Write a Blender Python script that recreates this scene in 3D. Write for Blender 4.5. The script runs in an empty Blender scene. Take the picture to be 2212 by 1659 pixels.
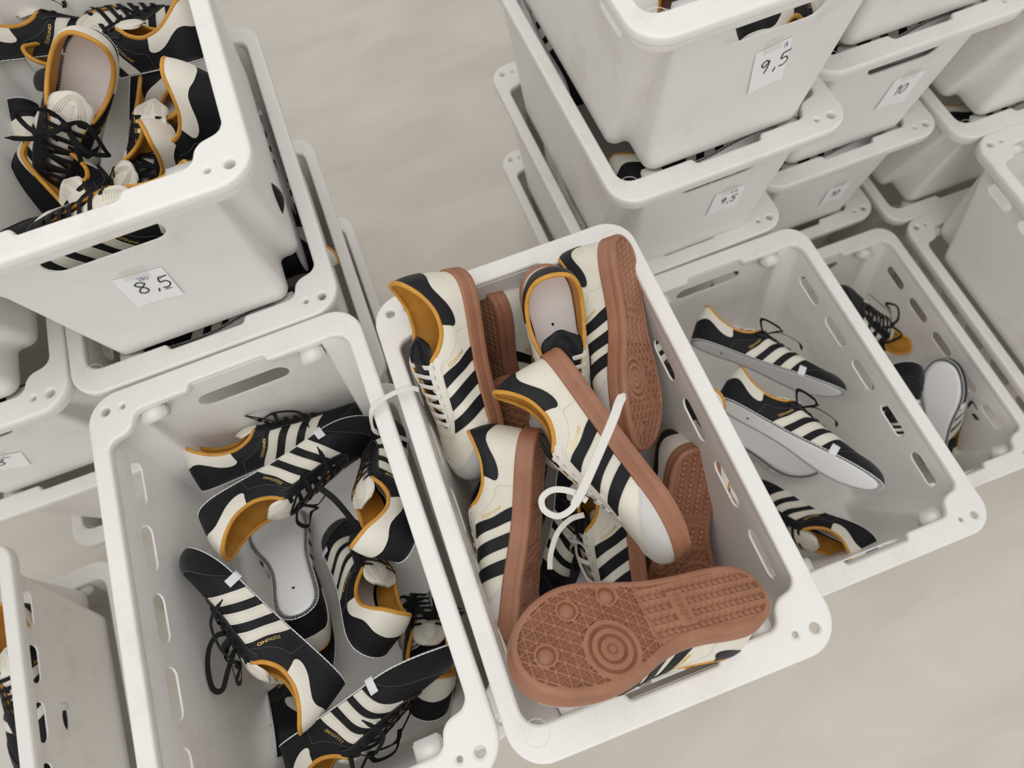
import bpy, bmesh, math, random
import numpy as np
from mathutils import Vector, Matrix

random.seed(7)
scn = bpy.context.scene
COL = scn.collection

# ------------------------------------------------------------------ camera
FLOOR_TO_RIM = 0.8272            # height of the rims of the third crate layer
CAM_ROT = Matrix(((0.93693675, 0.34278026, -0.06819987),
                  (-0.34343246, 0.86677499, -0.36160096),
                  (-0.06483573, 0.36221928, 0.92983521)))
F_PX, CX, CY = 1379.5, 1106.0, 829.5
CAM_POS = Vector((0, 0, 0.7674716 + FLOOR_TO_RIM))
cam_data = bpy.data.cameras.new('camera')
cam = bpy.data.objects.new('camera', cam_data)
COL.objects.link(cam)
cam.matrix_world = Matrix.Translation(CAM_POS) @ CAM_ROT.to_4x4()
cam_data.sensor_width = 36.0
cam_data.lens = F_PX / 2212 * 36.0
cam_data.clip_start = 0.02
cam_data.dof.use_dof = True
cam_data.dof.focus_distance = 0.77
cam_data.dof.aperture_fstop = 4.2
scn.camera = cam

# ------------------------------------------------------------------ world and lights
world = bpy.data.worlds.new('World')
scn.world = world
world.use_nodes = True
wn = world.node_tree
bgn = wn.nodes['Background']
bgn.inputs[0].default_value = (1.0, 0.99, 0.97, 1)
bgn.inputs[1].default_value = 0.68

def area_light(name, loc, target, size, power, color):
    ld = bpy.data.lights.new(name, 'AREA')
    ld.shape = 'RECTANGLE'; ld.size = size[0]; ld.size_y = size[1]
    ld.energy = power; ld.color = color
    o = bpy.data.objects.new(name, ld); COL.objects.link(o)
    o.location = loc
    o.rotation_euler = (Vector(target) - Vector(loc)).to_track_quat('-Z', 'Y').to_euler()
    return o
area_light('ceiling_panel_light', (-0.15, 0.15, 2.75), (0.0, 0.3, 0), (1.5, 1.5), 12, (1.0, 0.985, 0.955))
area_light('window_light', (-0.7, -2.3, 2.0), (0.1, 0.6, 0.7), (2.2, 1.6), 14, (1.0, 0.98, 0.955))

scn.cycles.max_bounces = 14; scn.cycles.diffuse_bounces = 10
scn.view_settings.view_transform = 'Standard'
scn.view_settings.look = 'None'
scn.view_settings.exposure = 0.0
scn.view_settings.gamma = 1.0
scn.view_settings.use_curve_mapping = False

# ------------------------------------------------------------------ materials
def new_mat(name, rgb, rough=0.5, spec=0.5, **kw):
    m = bpy.data.materials.new(name); m.use_nodes = True
    nt = m.node_tree; b = nt.nodes['Principled BSDF']
    b.inputs['Base Color'].default_value = (*rgb, 1)
    b.inputs['Roughness'].default_value = rough
    b.inputs['Specular IOR Level'].default_value = spec
    if kw.get('metal'): b.inputs['Metallic'].default_value = kw['metal']
    if kw.get('sheen'):
        b.inputs['Sheen Weight'].default_value = kw['sheen']
    if kw.get('alpha') is not None: b.inputs['Alpha'].default_value = kw['alpha']
    return m, nt, b

def noise_bump(nt, b, scale, strength, dist=0.001, detail=3, kind='noise'):
    tc = nt.nodes.new('ShaderNodeTexCoord')
    if kind == 'noise':
        t = nt.nodes.new('ShaderNodeTexNoise'); t.inputs['Detail'].default_value = detail
        out = t.outputs['Fac']
    else:
        t = nt.nodes.new('ShaderNodeTexVoronoi'); out = t.outputs['Distance']
    t.inputs['Scale'].default_value = scale
    nt.links.new(tc.outputs['Object'], t.inputs['Vector'])
    bp = nt.nodes.new('ShaderNodeBump'); bp.inputs['Strength'].default_value = strength
    bp.inputs['Distance'].default_value = dist
    nt.links.new(out, bp.inputs['Height'])
    nt.links.new(bp.outputs['Normal'], b.inputs['Normal'])
    return tc, bp

def vary(nt, b, tc, scale, c1, c2, lo=0.35, hi=0.7, detail=4):
    t = nt.nodes.new('ShaderNodeTexNoise'); t.inputs['Scale'].default_value = scale
    t.inputs['Detail'].default_value = detail
    nt.links.new(tc.outputs['Object'], t.inputs['Vector'])
    r = nt.nodes.new('ShaderNodeValToRGB')
    r.color_ramp.elements[0].position = lo; r.color_ramp.elements[1].position = hi
    r.color_ramp.elements[0].color = (*c1, 1); r.color_ramp.elements[1].color = (*c2, 1)
    nt.links.new(t.outputs['Fac'], r.inputs['Fac'])
    nt.links.new(r.outputs['Color'], b.inputs['Base Color'])

M = {}
def simple(key, rgb, rough, spec=0.4, bump=None, var=None, **kw):
    m, nt, b = new_mat(key, rgb, rough, spec, **kw)
    tc = None
    if bump: tc, _ = noise_bump(nt, b, *bump)
    if var:
        if tc is None: tc = nt.nodes.new('ShaderNodeTexCoord')
        vary(nt, b, tc, *var)
    M[key] = m
    return m, nt, b

# polished screed floor: faint cloudy stains
m, nt, b = new_mat('screed_floor', (0.5, 0.47, 0.43), 0.42, 0.35)
tc = nt.nodes.new('ShaderNodeTexCoord')
mp = nt.nodes.new('ShaderNodeMapping'); mp.inputs['Scale'].default_value = (1, 2.2, 1); mp.inputs['Rotation'].default_value = (0, 0, 0.5)
nt.links.new(tc.outputs['Object'], mp.inputs['Vector'])
t = nt.nodes.new('ShaderNodeTexNoise'); t.inputs['Scale'].default_value = 2.6; t.inputs['Detail'].default_value = 6
t.inputs['Distortion'].default_value = 0.8
nt.links.new(mp.outputs['Vector'], t.inputs['Vector'])
r = nt.nodes.new('ShaderNodeValToRGB')
r.color_ramp.elements[0].position = 0.3; r.color_ramp.elements[1].position = 0.72
r.color_ramp.elements[0].color = (0.63, 0.575, 0.51, 1); r.color_ramp.elements[1].color = (0.72, 0.68, 0.605, 1)
nt.links.new(t.outputs['Fac'], r.inputs['Fac']); nt.links.new(r.outputs['Color'], b.inputs['Base Color'])
t2 = nt.nodes.new('ShaderNodeTexNoise'); t2.inputs['Scale'].default_value = 300
nt.links.new(tc.outputs['Object'], t2.inputs['Vector'])
bp = nt.nodes.new('ShaderNodeBump'); bp.inputs['Strength'].default_value = 0.08; bp.inputs['Distance'].default_value = 0.001
nt.links.new(t2.outputs['Fac'], bp.inputs['Height']); nt.links.new(bp.outputs['Normal'], b.inputs['Normal'])
M['floor'] = m

# milky crate plastic with a few grey scuffs
m, nt, b = new_mat('milky_plastic', (0.8, 0.79, 0.755), 0.38, 0.4)
tc = nt.nodes.new('ShaderNodeTexCoord')
t = nt.nodes.new('ShaderNodeTexNoise'); t.inputs['Scale'].default_value = 9; t.inputs['Detail'].default_value = 8
t.inputs['Roughness'].default_value = 0.68
nt.links.new(tc.outputs['Object'], t.inputs['Vector'])
r = nt.nodes.new('ShaderNodeValToRGB')
e = r.color_ramp.elements
e[0].position = 0.24; e[0].color = (0.74, 0.70, 0.64, 1)
e[1].position = 0.46; e[1].color = (0.88, 0.86, 0.83, 1)
e2 = r.color_ramp.elements.new(0.8); e2.color = (0.90, 0.89, 0.865, 1)
nt.links.new(t.outputs['Fac'], r.inputs['Fac']); nt.links.new(r.outputs['Color'], b.inputs['Base Color'])
t2 = nt.nodes.new('ShaderNodeTexNoise'); t2.inputs['Scale'].default_value = 900
nt.links.new(tc.outputs['Object'], t2.inputs['Vector'])
bp = nt.nodes.new('ShaderNodeBump'); bp.inputs['Strength'].default_value = 0.12; bp.inputs['Distance'].default_value = 0.0006
nt.links.new(t2.outputs['Fac'], bp.inputs['Height']); nt.links.new(bp.outputs['Normal'], b.inputs['Normal'])
# milky walls let a little light through
trn = nt.nodes.new('ShaderNodeBsdfTranslucent'); trn.inputs['Color'].default_value = (0.90, 0.875, 0.84, 1)
mx = nt.nodes.new('ShaderNodeMixShader'); mx.inputs[0].default_value = 0.06
outn = [n_ for n_ in nt.nodes if n_.type == 'OUTPUT_MATERIAL'][0]
nt.links.new(b.outputs[0], mx.inputs[1]); nt.links.new(trn.outputs[0], mx.inputs[2]); nt.links.new(mx.outputs[0], outn.inputs['Surface'])
M['plastic'] = m

simple('paper', (0.93, 0.93, 0.93), 0.6)
simple('ink_black', (0.015, 0.015, 0.018), 0.5)
simple('ink_blue', (0.10, 0.09, 0.30), 0.5)
simple('tape', (0.86, 0.86, 0.84), 0.15, 0.5, alpha=0.25)
simple('cream_leather', (0.75, 0.72, 0.62), 0.5, 0.3, bump=(420, 0.18, 0.0006), var=(30, (0.735, 0.70, 0.60), (0.79, 0.755, 0.66)))
simple('cream_smooth', (0.76, 0.725, 0.64), 0.5, 0.35, bump=(500, 0.12, 0.0005))
simple('black_leather', (0.010, 0.010, 0.0125), 0.45, 0.25, bump=(900, 0.35, 0.0006, 2, 'voronoi'))
simple('black_soft', (0.010, 0.010, 0.0125), 0.55, 0.22, bump=(600, 0.2, 0.0005))
simple('black_suede', (0.010, 0.010, 0.011), 0.95, 0.15, bump=(1500, 0.5, 0.0006), sheen=0.15)
simple('grey_suede', (0.64, 0.625, 0.605), 0.95, 0.15, bump=(1500, 0.5, 0.0006), sheen=0.2)
simple('mustard_leather', (0.62, 0.30, 0.045), 0.5, 0.35, bump=(350, 0.25, 0.0008), var=(40, (0.55, 0.26, 0.035), (0.68, 0.34, 0.06)))
simple('white_lace', (0.74, 0.715, 0.665), 0.8, 0.2, bump=(1300, 0.5, 0.0006))
simple('black_lace', (0.011, 0.011, 0.012), 0.85, 0.25, bump=(1300, 0.5, 0.0006))
simple('gold_print', (0.78, 0.55, 0.16), 0.3, 0.5, metal=0.5)
simple('thread_light', (0.78, 0.78, 0.80), 0.8, 0.2)
simple('thread_dark', (0.30, 0.30, 0.33), 0.8, 0.2)
simple('thread_cream', (0.62, 0.58, 0.50), 0.8, 0.2)
simple('eyelet_dark', (0.02, 0.018, 0.016), 0.8, 0.1)
simple('woven_tag', (0.72, 0.73, 0.76), 0.6, 0.3, bump=(900, 0.3, 0.0005))

# insole board: fine ribs across
m, nt, b = new_mat('ribbed_board', (0.90, 0.90, 0.91), 0.8, 0.2)
tc = nt.nodes.new('ShaderNodeTexCoord')
w = nt.nodes.new('ShaderNodeTexWave'); w.bands_direction = 'X'; w.inputs['Scale'].default_value = 110
w.inputs['Distortion'].default_value = 0.4
nt.links.new(tc.outputs['Object'], w.inputs['Vector'])
bp = nt.nodes.new('ShaderNodeBump'); bp.inputs['Strength'].default_value = 0.35; bp.inputs['Distance'].default_value = 0.0006
nt.links.new(w.outputs['Fac'], bp.inputs['Height']); nt.links.new(bp.outputs['Normal'], b.inputs['Normal'])
M['board'] = m

# gum rubber
m, nt, b = new_mat('gum_rubber', (0.34, 0.155, 0.09), 0.42, 0.45)
tc = nt.nodes.new('ShaderNodeTexCoord')
vary(nt, b, tc, 25, (0.31, 0.135, 0.075), (0.375, 0.172, 0.102))
t = nt.nodes.new('ShaderNodeTexVoronoi'); t.inputs['Scale'].default_value = 520
nt.links.new(tc.outputs['Object'], t.inputs['Vector'])
bp = nt.nodes.new('ShaderNodeBump'); bp.inputs['Strength'].default_value = 0.3; bp.inputs['Distance'].default_value = 0.0008
nt.links.new(t.outputs['Distance'], bp.inputs['Height']); nt.links.new(bp.outputs['Normal'], b.inputs['Normal'])
M['gum'] = m

# ------------------------------------------------------------------ mesh helpers
def mk_mesh(name, V, F, mat, smooth=True, sharp=None):
    me = bpy.data.meshes.new(name)
    me.from_pydata([tuple(map(float, v)) for v in V], [], [tuple(map(int, f)) for f in F])
    me.update()
    if mat is not None: me.materials.append(M[mat] if isinstance(mat, str) else mat)
    if smooth:
        me.polygons.foreach_set('use_smooth', [True] * len(me.polygons))
        if sharp: me.set_sharp_from_angle(angle=math.radians(sharp))
    return me

def link(name, me, parent=None, label=None):
    o = bpy.data.objects.new(name, me); COL.objects.link(o)
    if parent is not None: o.parent = parent
    if label: o['label'] = label
    return o

def grid_faces(nu, nv, closed_u=False, off=0):
    F = []
    for i in range(nu if closed_u else nu - 1):
        for j in range(nv - 1):
            a = i * nv + j; b_ = ((i + 1) % nu) * nv + j
            F.append((off + a, off + b_, off + b_ + 1, off + a + 1))
    return F

class MB:
    def __init__(s): s.V = []; s.F = []
    def add(s, V, F):
        o = len(s.V); s.V += [tuple(v) for v in V]; s.F += [tuple(i + o for i in f) for f in F]
    def box(s, lo, hi, rot=None):
        x0, y0, z0 = lo; x1, y1, z1 = hi
        V = [(x0,y0,z0),(x1,y0,z0),(x1,y1,z0),(x0,y1,z0),(x0,y0,z1),(x1,y0,z1),(x1,y1,z1),(x0,y1,z1)]
        s.add(V, [(0,3,2,1),(4,5,6,7),(0,1,5,4),(1,2,6,5),(2,3,7,6),(3,0,4,7)])
    def tube(s, P, r, n=6, closed=False):
        P = [Vector(p) for p in P]; N = len(P); V = []
        prev = None
        for i in range(N):
            if closed: d = P[(i + 1) % N] - P[i - 1]
            else: d = P[min(i + 1, N - 1)] - P[max(i - 1, 0)]
            d.normalize()
            if prev is None: prev = d.orthogonal().normalized()
            a = (prev - d * prev.dot(d)); a = a.normalized() if a.length > 1e-9 else d.orthogonal().normalized()
            prev = a; b_ = d.cross(a)
            rr = r[i] if hasattr(r, '__len__') else r
            for k in range(n):
                t = 2 * math.pi * k / n
                V.append(P[i] + a * math.cos(t) * rr + b_ * math.sin(t) * rr)
        F = []
        for i in range(N if closed else N - 1):
            for k in range(n):
                j = (i + 1) % N
                F.append((i * n + k, i * n + (k + 1) % n, j * n + (k + 1) % n, j * n + k))
        if not closed: F += [tuple(range(n))[::-1], tuple((N - 1) * n + k for k in range(n))]
        s.add(V, F)
    def ribbon(s, P, Nn, w, th=0.0011):
        """flat lace: P points, Nn face normals"""
        n = len(P); V = []
        sec = [(1, 0), (.86, .8), (.4, 1), (-.4, 1), (-.86, .8), (-1, 0), (-.86, -.8), (-.4, -1), (.4, -1), (.86, -.8)]
        for i in range(n):
            d = (Vector(P[min(i + 1, n - 1)]) - Vector(P[max(i - 1, 0)])).normalized()
            nn = Vector(Nn[i]); nn = (nn - d * nn.dot(d))
            nn = nn.normalized() if nn.length > 1e-6 else d.orthogonal().normalized()
            sd = d.cross(nn)
            ww = w[i] if hasattr(w, '__len__') else w
            for a, c in sec: V.append(Vector(P[i]) + sd * a * ww / 2 + nn * c * th / 2)
        F = []; k = len(sec)
        for i in range(n - 1):
            for j in range(k): F.append((i*k+j, i*k+(j+1)%k, (i+1)*k+(j+1)%k, (i+1)*k+j))
        F += [tuple(range(k))[::-1], tuple((n-1)*k+j for j in range(k))]
        s.add(V, F)
    def mesh(s, name, mat, smooth=True, sharp=None): return mk_mesh(name, s.V, s.F, mat, smooth, sharp)

def cat(P, n=8, closed=False):
    """Catmull-Rom through P"""
    P = np.array(P, float); N = len(P); out = []
    rng = range(N) if closed else range(N - 1)
    for i in rng:
        if closed: p0, p1, p2, p3 = P[i-1], P[i], P[(i+1) % N], P[(i+2) % N]
        else: p0, p1, p2, p3 = P[max(i-1, 0)], P[i], P[i+1], P[min(i+2, N-1)]
        for k in range(n):
            t = k / n
            out.append(0.5*((2*p1)+(-p0+p2)*t+(2*p0-5*p1+4*p2-p3)*t*t+(-p0+3*p1-3*p2+p3)*t**3))
    if not closed: out.append(P[-1])
    return np.array(out)

def round_poly(P, R, n=5):
    out = []; N = len(P)
    for i in range(N):
        p = np.array(P[i], float); a = np.array(P[i-1], float) - p; c = np.array(P[(i+1) % N], float) - p
        r = R[i] if hasattr(R, '__len__') else R
        la, lc = np.linalg.norm(a), np.linalg.norm(c); a /= la; c /= lc
        r = min(r, la*.49, lc*.49)
        p0 = p + a*r; p2 = p + c*r
        for k in range(n):
            t = k/(n-1)
            # circular-ish arc by rational quadratic
            w = 0.7071
            q = ((1-t)**2*p0 + 2*w*t*(1-t)*p + t*t*p2)/((1-t)**2+2*w*t*(1-t)+t*t)
            out.append(q)
    return np.array(out)

# ------------------------------------------------------------------ crate
PITCH = 0.27113
HW, HL = 0.1903, 0.30
BODY_H = 0.283

def evaluated(o):
    dg = bpy.context.evaluated_depsgraph_get(); dg.update()
    return bpy.data.meshes.new_from_object(o.evaluated_get(dg), depsgraph=dg)

def build_crate_meshes():
    # rim plate with holes as a filled 2D curve
    cu = bpy.data.curves.new('rim_curve', 'CURVE'); cu.dimensions = '2D'; cu.fill_mode = 'BOTH'
    bv = 0.0035
    cu.extrude = 0.0035; cu.bevel_depth = bv; cu.bevel_resolution = 2; cu.offset = -bv
    def spl(P):
        s = cu.splines.new('POLY'); s.points.add(len(P) - 1); s.use_cyclic_u = True
        for k, p in enumerate(P): s.points[k].co = (p[0], p[1], 0, 1)
    spl(round_poly([(-HW,-HL),(HW,-HL),(HW,HL),(-HW,HL)], 0.042, 10))
    xi, yi, ym, xm = 0.168, 0.262, 0.2725, 0.052
    # inner opening, back-left and front-right corners carry the wide platforms
    I = [(-xi,-yi+0.0),(-xm-.004,-yi),(-xm,-ym),(xm,-ym),(xm+.004,-yi),(0.128,-yi),(0.136,-0.236),(xi,-0.228),
         (xi,yi),(xm+.004,yi),(xm,ym),(-xm,ym),(-xm-.004,yi),(-0.128,yi),(-0.136,0.236),(-xi,0.228)]
    R = [.022,.004,.004,.004,.004,.010,.010,.012,.022,.004,.004,.004,.004,.010,.010,.012]
    spl(round_poly(I, R, 6)[::-1])
    def circ(x, y, r): spl([(x+r*math.cos(-t), y+r*math.sin(-t)) for t in np.linspace(0, 2*math.pi, 20, endpoint=False)])
    for s in (1, -1):
        circ(-0.1655*s, 0.275*s, 0.0058); circ(-0.1425*s, 0.274*s, 0.0033)
    co = bpy.data.objects.new('tmp', cu); COL.objects.link(co)
    rim = evaluated(co); bpy.data.objects.remove(co)
    bm = bmesh.new(); bm.from_mesh(rim)
    bmesh.ops.translate(bm, verts=bm.verts, vec=(0, 0, -0.007))
    # outer skirt under the rim edge
    def ringloft(levels, closed_bottom=False):
        rows = []
        for P, z in levels: rows.append([bm.verts.new((p[0], p[1], z)) for p in P])
        n = len(rows[0])
        for a, b_ in zip(rows[:-1], rows[1:]):
            for k in range(n): bm.faces.new((a[k], a[(k+1) % n], b_[(k+1) % n], b_[k]))
    def rr(o, r): return round_poly([(-HW+o,-HL+o),(HW-o,-HL+o),(HW-o,HL-o),(-HW+o,HL-o)], r, 8)
    ringloft([(rr(.0005,.0415),-.007),(rr(0.0008,.041),-.019),(rr(.0018,.040),-.021),(rr(.0035,.039),-.019),(rr(.0035,.039),-.009)])
    # triangular gussets under the corners
    for sx in (-1, 1):
        for sy in (-1, 1):
            for (ax, ay, vert) in ((HW-.012, HL-.085, 0), (HW-.012, HL-.058, 0), (HW-.075, HL-.008, 1), (HW-.052, HL-.008, 1)):
                t = 0.0011
                if not vert: Q = [(ax+.009, ay, -.012), (ax-.010, ay, -.012), (ax-.012, ay, -.055)]; off = (0, t, 0)
                else: Q = [(ax, ay, -.012), (ax, ay-.022, -.012), (ax, ay-.026, -.055)]; off = (t, 0, 0)
                a = [bm.verts.new((sx*(q[0]+off[0]), sy*(q[1]+off[1]), q[2])) for q in Q]
                c = [bm.verts.new((sx*(q[0]-off[0]), sy*(q[1]-off[1]), q[2])) for q in Q]
                bm.faces.new(a); bm.faces.new(c[::-1])
                for k in range(3): bm.faces.new((a[k], a[(k+1) % 3], c[(k+1) % 3], c[k]))
    bm.normal_update(); bm.to_mesh(rim); bm.free()
    rim.materials.clear(); rim.materials.append(M['plastic'])
    rim.polygons.foreach_set('use_smooth', [True]*len(rim.polygons)); rim.set_sharp_from_angle(angle=math.radians(40))
    rim.name = 'crate_rim'
    # body
    def outline(t):
        L = lambda a, b_: a + (b_ - a) * t
        x1 = L(.172, .1545); y1 = L(.2745, .2555); xn = L(.132, .124); yn = L(.264, .188)
        P = [(-x1,-yn),(-xn,-yn),(-xn,-y1),(xn,-y1),(xn,-yn),(x1,-yn),(x1,yn),(xn,yn),(xn,y1),(-xn,y1),(-xn,yn),(-x1,yn)]
        rc = L(.012, .018); rn = L(.003, .009); ro = L(.005, .018)
        return round_poly(P, [rc, rn, ro, ro, rn, rc, rc, rn, ro, ro, rn, rc], 6)
    V = []; rows = 0
    zs = [0.0, .15, .3, .45, .6, .75, .9, .965]
    for t in zs:
        for p in outline(t): V.append((p[0], p[1], -.008 - t*(BODY_H-.008)))
        rows += 1
    for (ins, dz) in ((.0025, .985), (.009, .997), (.016, 1.0)):
        for p in outline(1):
            q = p * (1 - ins/ max(abs(p[0]), abs(p[1])))
            V.append((q[0], q[1], -.008 - dz*(BODY_H-.008)))
        rows += 1
    n = len(outline(0)); F = []
    for i in range(rows-1):
        for k in range(n): F.append((i*n+k, i*n+(k+1) % n, (i+1)*n+(k+1) % n, (i+1)*n+k))
    F.append([ (rows-1)*n+k for k in range(n)])
    me = mk_mesh('body_tmp', V, F, 'plastic')
    bm = bmesh.new(); bm.from_mesh(me); bmesh.ops.triangulate(bm, faces=[f for f in bm.faces if len(f.verts) > 4])
    bmesh.ops.recalc_face_normals(bm, faces=bm.faces); bm.to_mesh(me); bm.free()
    o = bpy.data.objects.new('tmpb', me); COL.objects.link(o)
    sd = o.modifiers.new('s', 'SOLIDIFY'); sd.thickness = 0.0028; sd.offset = -1
    # cutters
    cb = MB()
    def stadium(cx, cy, cz, half, hh, axis):
        P = []
        for t in np.linspace(-math.pi/2, math.pi/2, 9): P.append((half-hh+hh*math.cos(t), hh*math.sin(t)))
        for t in np.linspace(math.pi/2, 3*math.pi/2, 9): P.append((-half+hh+hh*math.cos(t), hh*math.sin(t)))
        A, B_ = [], []
        for a, z in P:
            if axis == 'x': A.append((cx-.03, cy+a, cz+z)); B_.append((cx+.03, cy+a, cz+z))
            else: A.append((cx+a, cy-.03, cz+z)); B_.append((cx+a, cy+.03, cz+z))
        k = len(P)
        cb.add(A+B_, [tuple(range(k))[::-1], tuple(range(k, 2*k))] + [(i, (i+1) % k, k+(i+1) % k, k+i) for i in range(k)])
    for sx in (-1, 1):
        for y in (-.185, -.0925, 0, .0925, .185): stadium(sx*.17, y, -.054, .032, .0120, 'x')
    for sy in (-1, 1): stadium(0, sy*.266, -.057, .066, .0165, 'y')
    cm = cb.mesh('cut', 'plastic', smooth=False)
    bm = bmesh.new(); bm.from_mesh(cm); bmesh.ops.recalc_face_normals(bm, faces=bm.faces); bm.to_mesh(cm); bm.free()
    c = bpy.data.objects.new('tmpc', cm); COL.objects.link(c)
    bo = o.modifiers.new('b', 'BOOLEAN'); bo.object = c; bo.operation = 'DIFFERENCE'; bo.solver = 'EXACT'
    body = evaluated(o)
    bpy.data.objects.remove(o); bpy.data.objects.remove(c)
    body.materials.clear(); body.materials.append(M['plastic'])
    body.polygons.foreach_set('use_smooth', [True]*len(body.polygons)); body.set_sharp_from_angle(angle=math.radians(35))
    body.name = 'crate_body'
    # stacking pad: raised seat in each inner corner
    bm = bmesh.new()
    bmesh.ops.create_cube(bm, size=1)
    for v in bm.verts:
        top = v.co.z > 0
        v.co = Vector((v.co.x*.032, v.co.y*.030, 0 if top else -.024))
        if not top: v.co.y = .007 + .3*v.co.y
    bmesh.ops.bevel(bm, geom=list(bm.edges), offset=.0022, segments=2, affect='EDGES')
    pad = bpy.data.meshes.new('crate_pad'); bm.to_mesh(pad); bm.free(); pad.materials.append(M['plastic'])
    pad.polygons.foreach_set('use_smooth', [True]*len(pad.polygons))
    # faint moulded ring on the plain corners
    rb = MB(); rb.tube([(.014*math.cos(t), .014*math.sin(t), 0) for t in np.linspace(0, 2*math.pi, 32, endpoint=False)], .00035, 4, True)
    ring = rb.mesh('mould_ring', 'plastic')
    return rim, body, pad, ring

RIM, BODY, PAD, RING = build_crate_meshes()

def make_crate(x, y, level, yaw, label, group=None):
    r = bpy.data.objects.new('storage_crate', None); COL.objects.link(r)
    r.location = (x, y, FLOOR_TO_RIM + level*PITCH); r.rotation_euler = (0, 0, yaw)
    r.empty_display_size = 0.1
    r['label'] = label; r['category'] = 'crate'
    r['group'] = group or 'white plastic crates'
    link('rim', RIM, r); link('body', BODY, r)
    for sx in (-1, 1):
        for sy in (-1, 1):
            p = link('stacking_pad', PAD, r); p.location = (sx*.112, sy*.2555, -.012)
            if sy < 0: p.rotation_euler = (0, 0, math.pi)
    for s in (-1, 1):
        q = link('mould_mark', RING, r); q.location = (.158*s, .268*s, .0001)
    return r

# stack name -> (x, y, yaw); single crates may override
STK = dict(A=(-0.31582, 0.79336, 0.01448), B=(-0.29054, 0.18967, 0.02175), C=(0.10184, 0.18243, 0.0),
           D=(0.50254, 0.20993, 0.00651), E=(0.86490, 0.26486, 0.0), F=(1.27401, 0.25475, 0.0),
           G=(0.47467, 0.79815, 0.02056), H=(0.85617, 0.89426, 0.00737), I=(1.25391, 0.85350, 0.0),
           J=(-0.697, 0.792, 0.0), K=(-0.986, 0.150, 0.05))

# ------------------------------------------------------------------ shoes
LS = 0.290
OUT = cat([(0,0),(.0035,.016),(.0135,.0285),(.032,.0355),(.06,.0372),(.095,.0370),(.13,.0385),(.165,.0445),(.20,.0515),(.23,.0515),(.257,.0425),(.277,.028),(.287,.012),
           (.290,-.006),(.2865,-.023),(.276,-.038),(.255,-.0500),(.228,-.0555),(.20,-.0545),(.172,-.0475),(.145,-.0375),(.118,-.0320),(.09,-.0315),(.06,-.0345),(.034,-.0345),(.0145,-.028),(.004,-.016)], 24, True)
def resample(P, n, closed=True):
    P = np.asarray(P); Q = np.vstack([P, P[:1]]) if closed else P
    s = np.concatenate([[0], np.cumsum(np.linalg.norm(np.diff(Q, axis=0), axis=1))])
    t = np.linspace(0, s[-1], n, endpoint=not closed)
    return np.stack([np.interp(t, s, Q[:, k]) for k in range(Q.shape[1])], 1)
def normals2(P):
    d = np.roll(P, -1, 0) - np.roll(P, 1, 0); d /= np.linalg.norm(d, axis=1)[:, None]
    return np.stack([-d[:, 1], d[:, 0]], 1)          # outline runs clockwise seen from above -> outward
def spring(P, on=True):
    P = np.array(P, float)
    if on:
        x = P[:, 0]; P[:, 2] += .011*np.clip((x-.205)/.085, 0, None)**2
    return P

# side curves: index 0..NU-1 from heel centre to toe tip, lateral (+y) then medial (-y)
NU = 61
i_toe = int(np.argmax(OUT[:, 0]))
def half(side):
    P = OUT[:i_toe+1] if side > 0 else np.vstack([OUT[i_toe:], OUT[:1]])[::-1]
    return P
TOP = np.array([  # u, x, y, z, foot of the wall (x on the outline), bezier h1 b1 b2 h2
    (0.00, .0045, .000, .098),(0.06, .0055, .010, .0975),(0.13, .0100,.0215,.094),(0.21,.0230,.0310,.082),(0.30,.0440,.0358,.0695),
    (0.40,.0700,.0355,.0650),(0.48,.0920,.0315,.0710),(0.55,.1080,.0255,.0820),(0.60,.1200,.0220,.0830),(0.70,.1450,.0180,.0770),
    (0.80,.1690,.0150,.0705),(0.90,.1920,.0115,.0640),(0.955,.2020,.0080,.0615),(1.00,.2060,.000,.0600)])
BX = [(0,0),(.06,.012),(.13,.030),(.21,.058),(.30,.090),(.40,.125),(.48,.150),(.55,.175),(.60,.193),(.70,.230),(.80,.268),(.90,.315),(.955,.341),(1,.366)]
PRM = np.array([  # u, h1, b1, b2, h2
    (0,.030,.0035,.0075,.022),(.13,.030,.0035,.007,.020),(.3,.024,.003,.006,.017),(.5,.024,.0015,.010,.018),(.6,.026,.0010,.017,.016),(.8,.026,.0005,.022,.010),(.9,.025,.0,.026,.006),(1,.027,-.002,.048,.004)])

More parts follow.
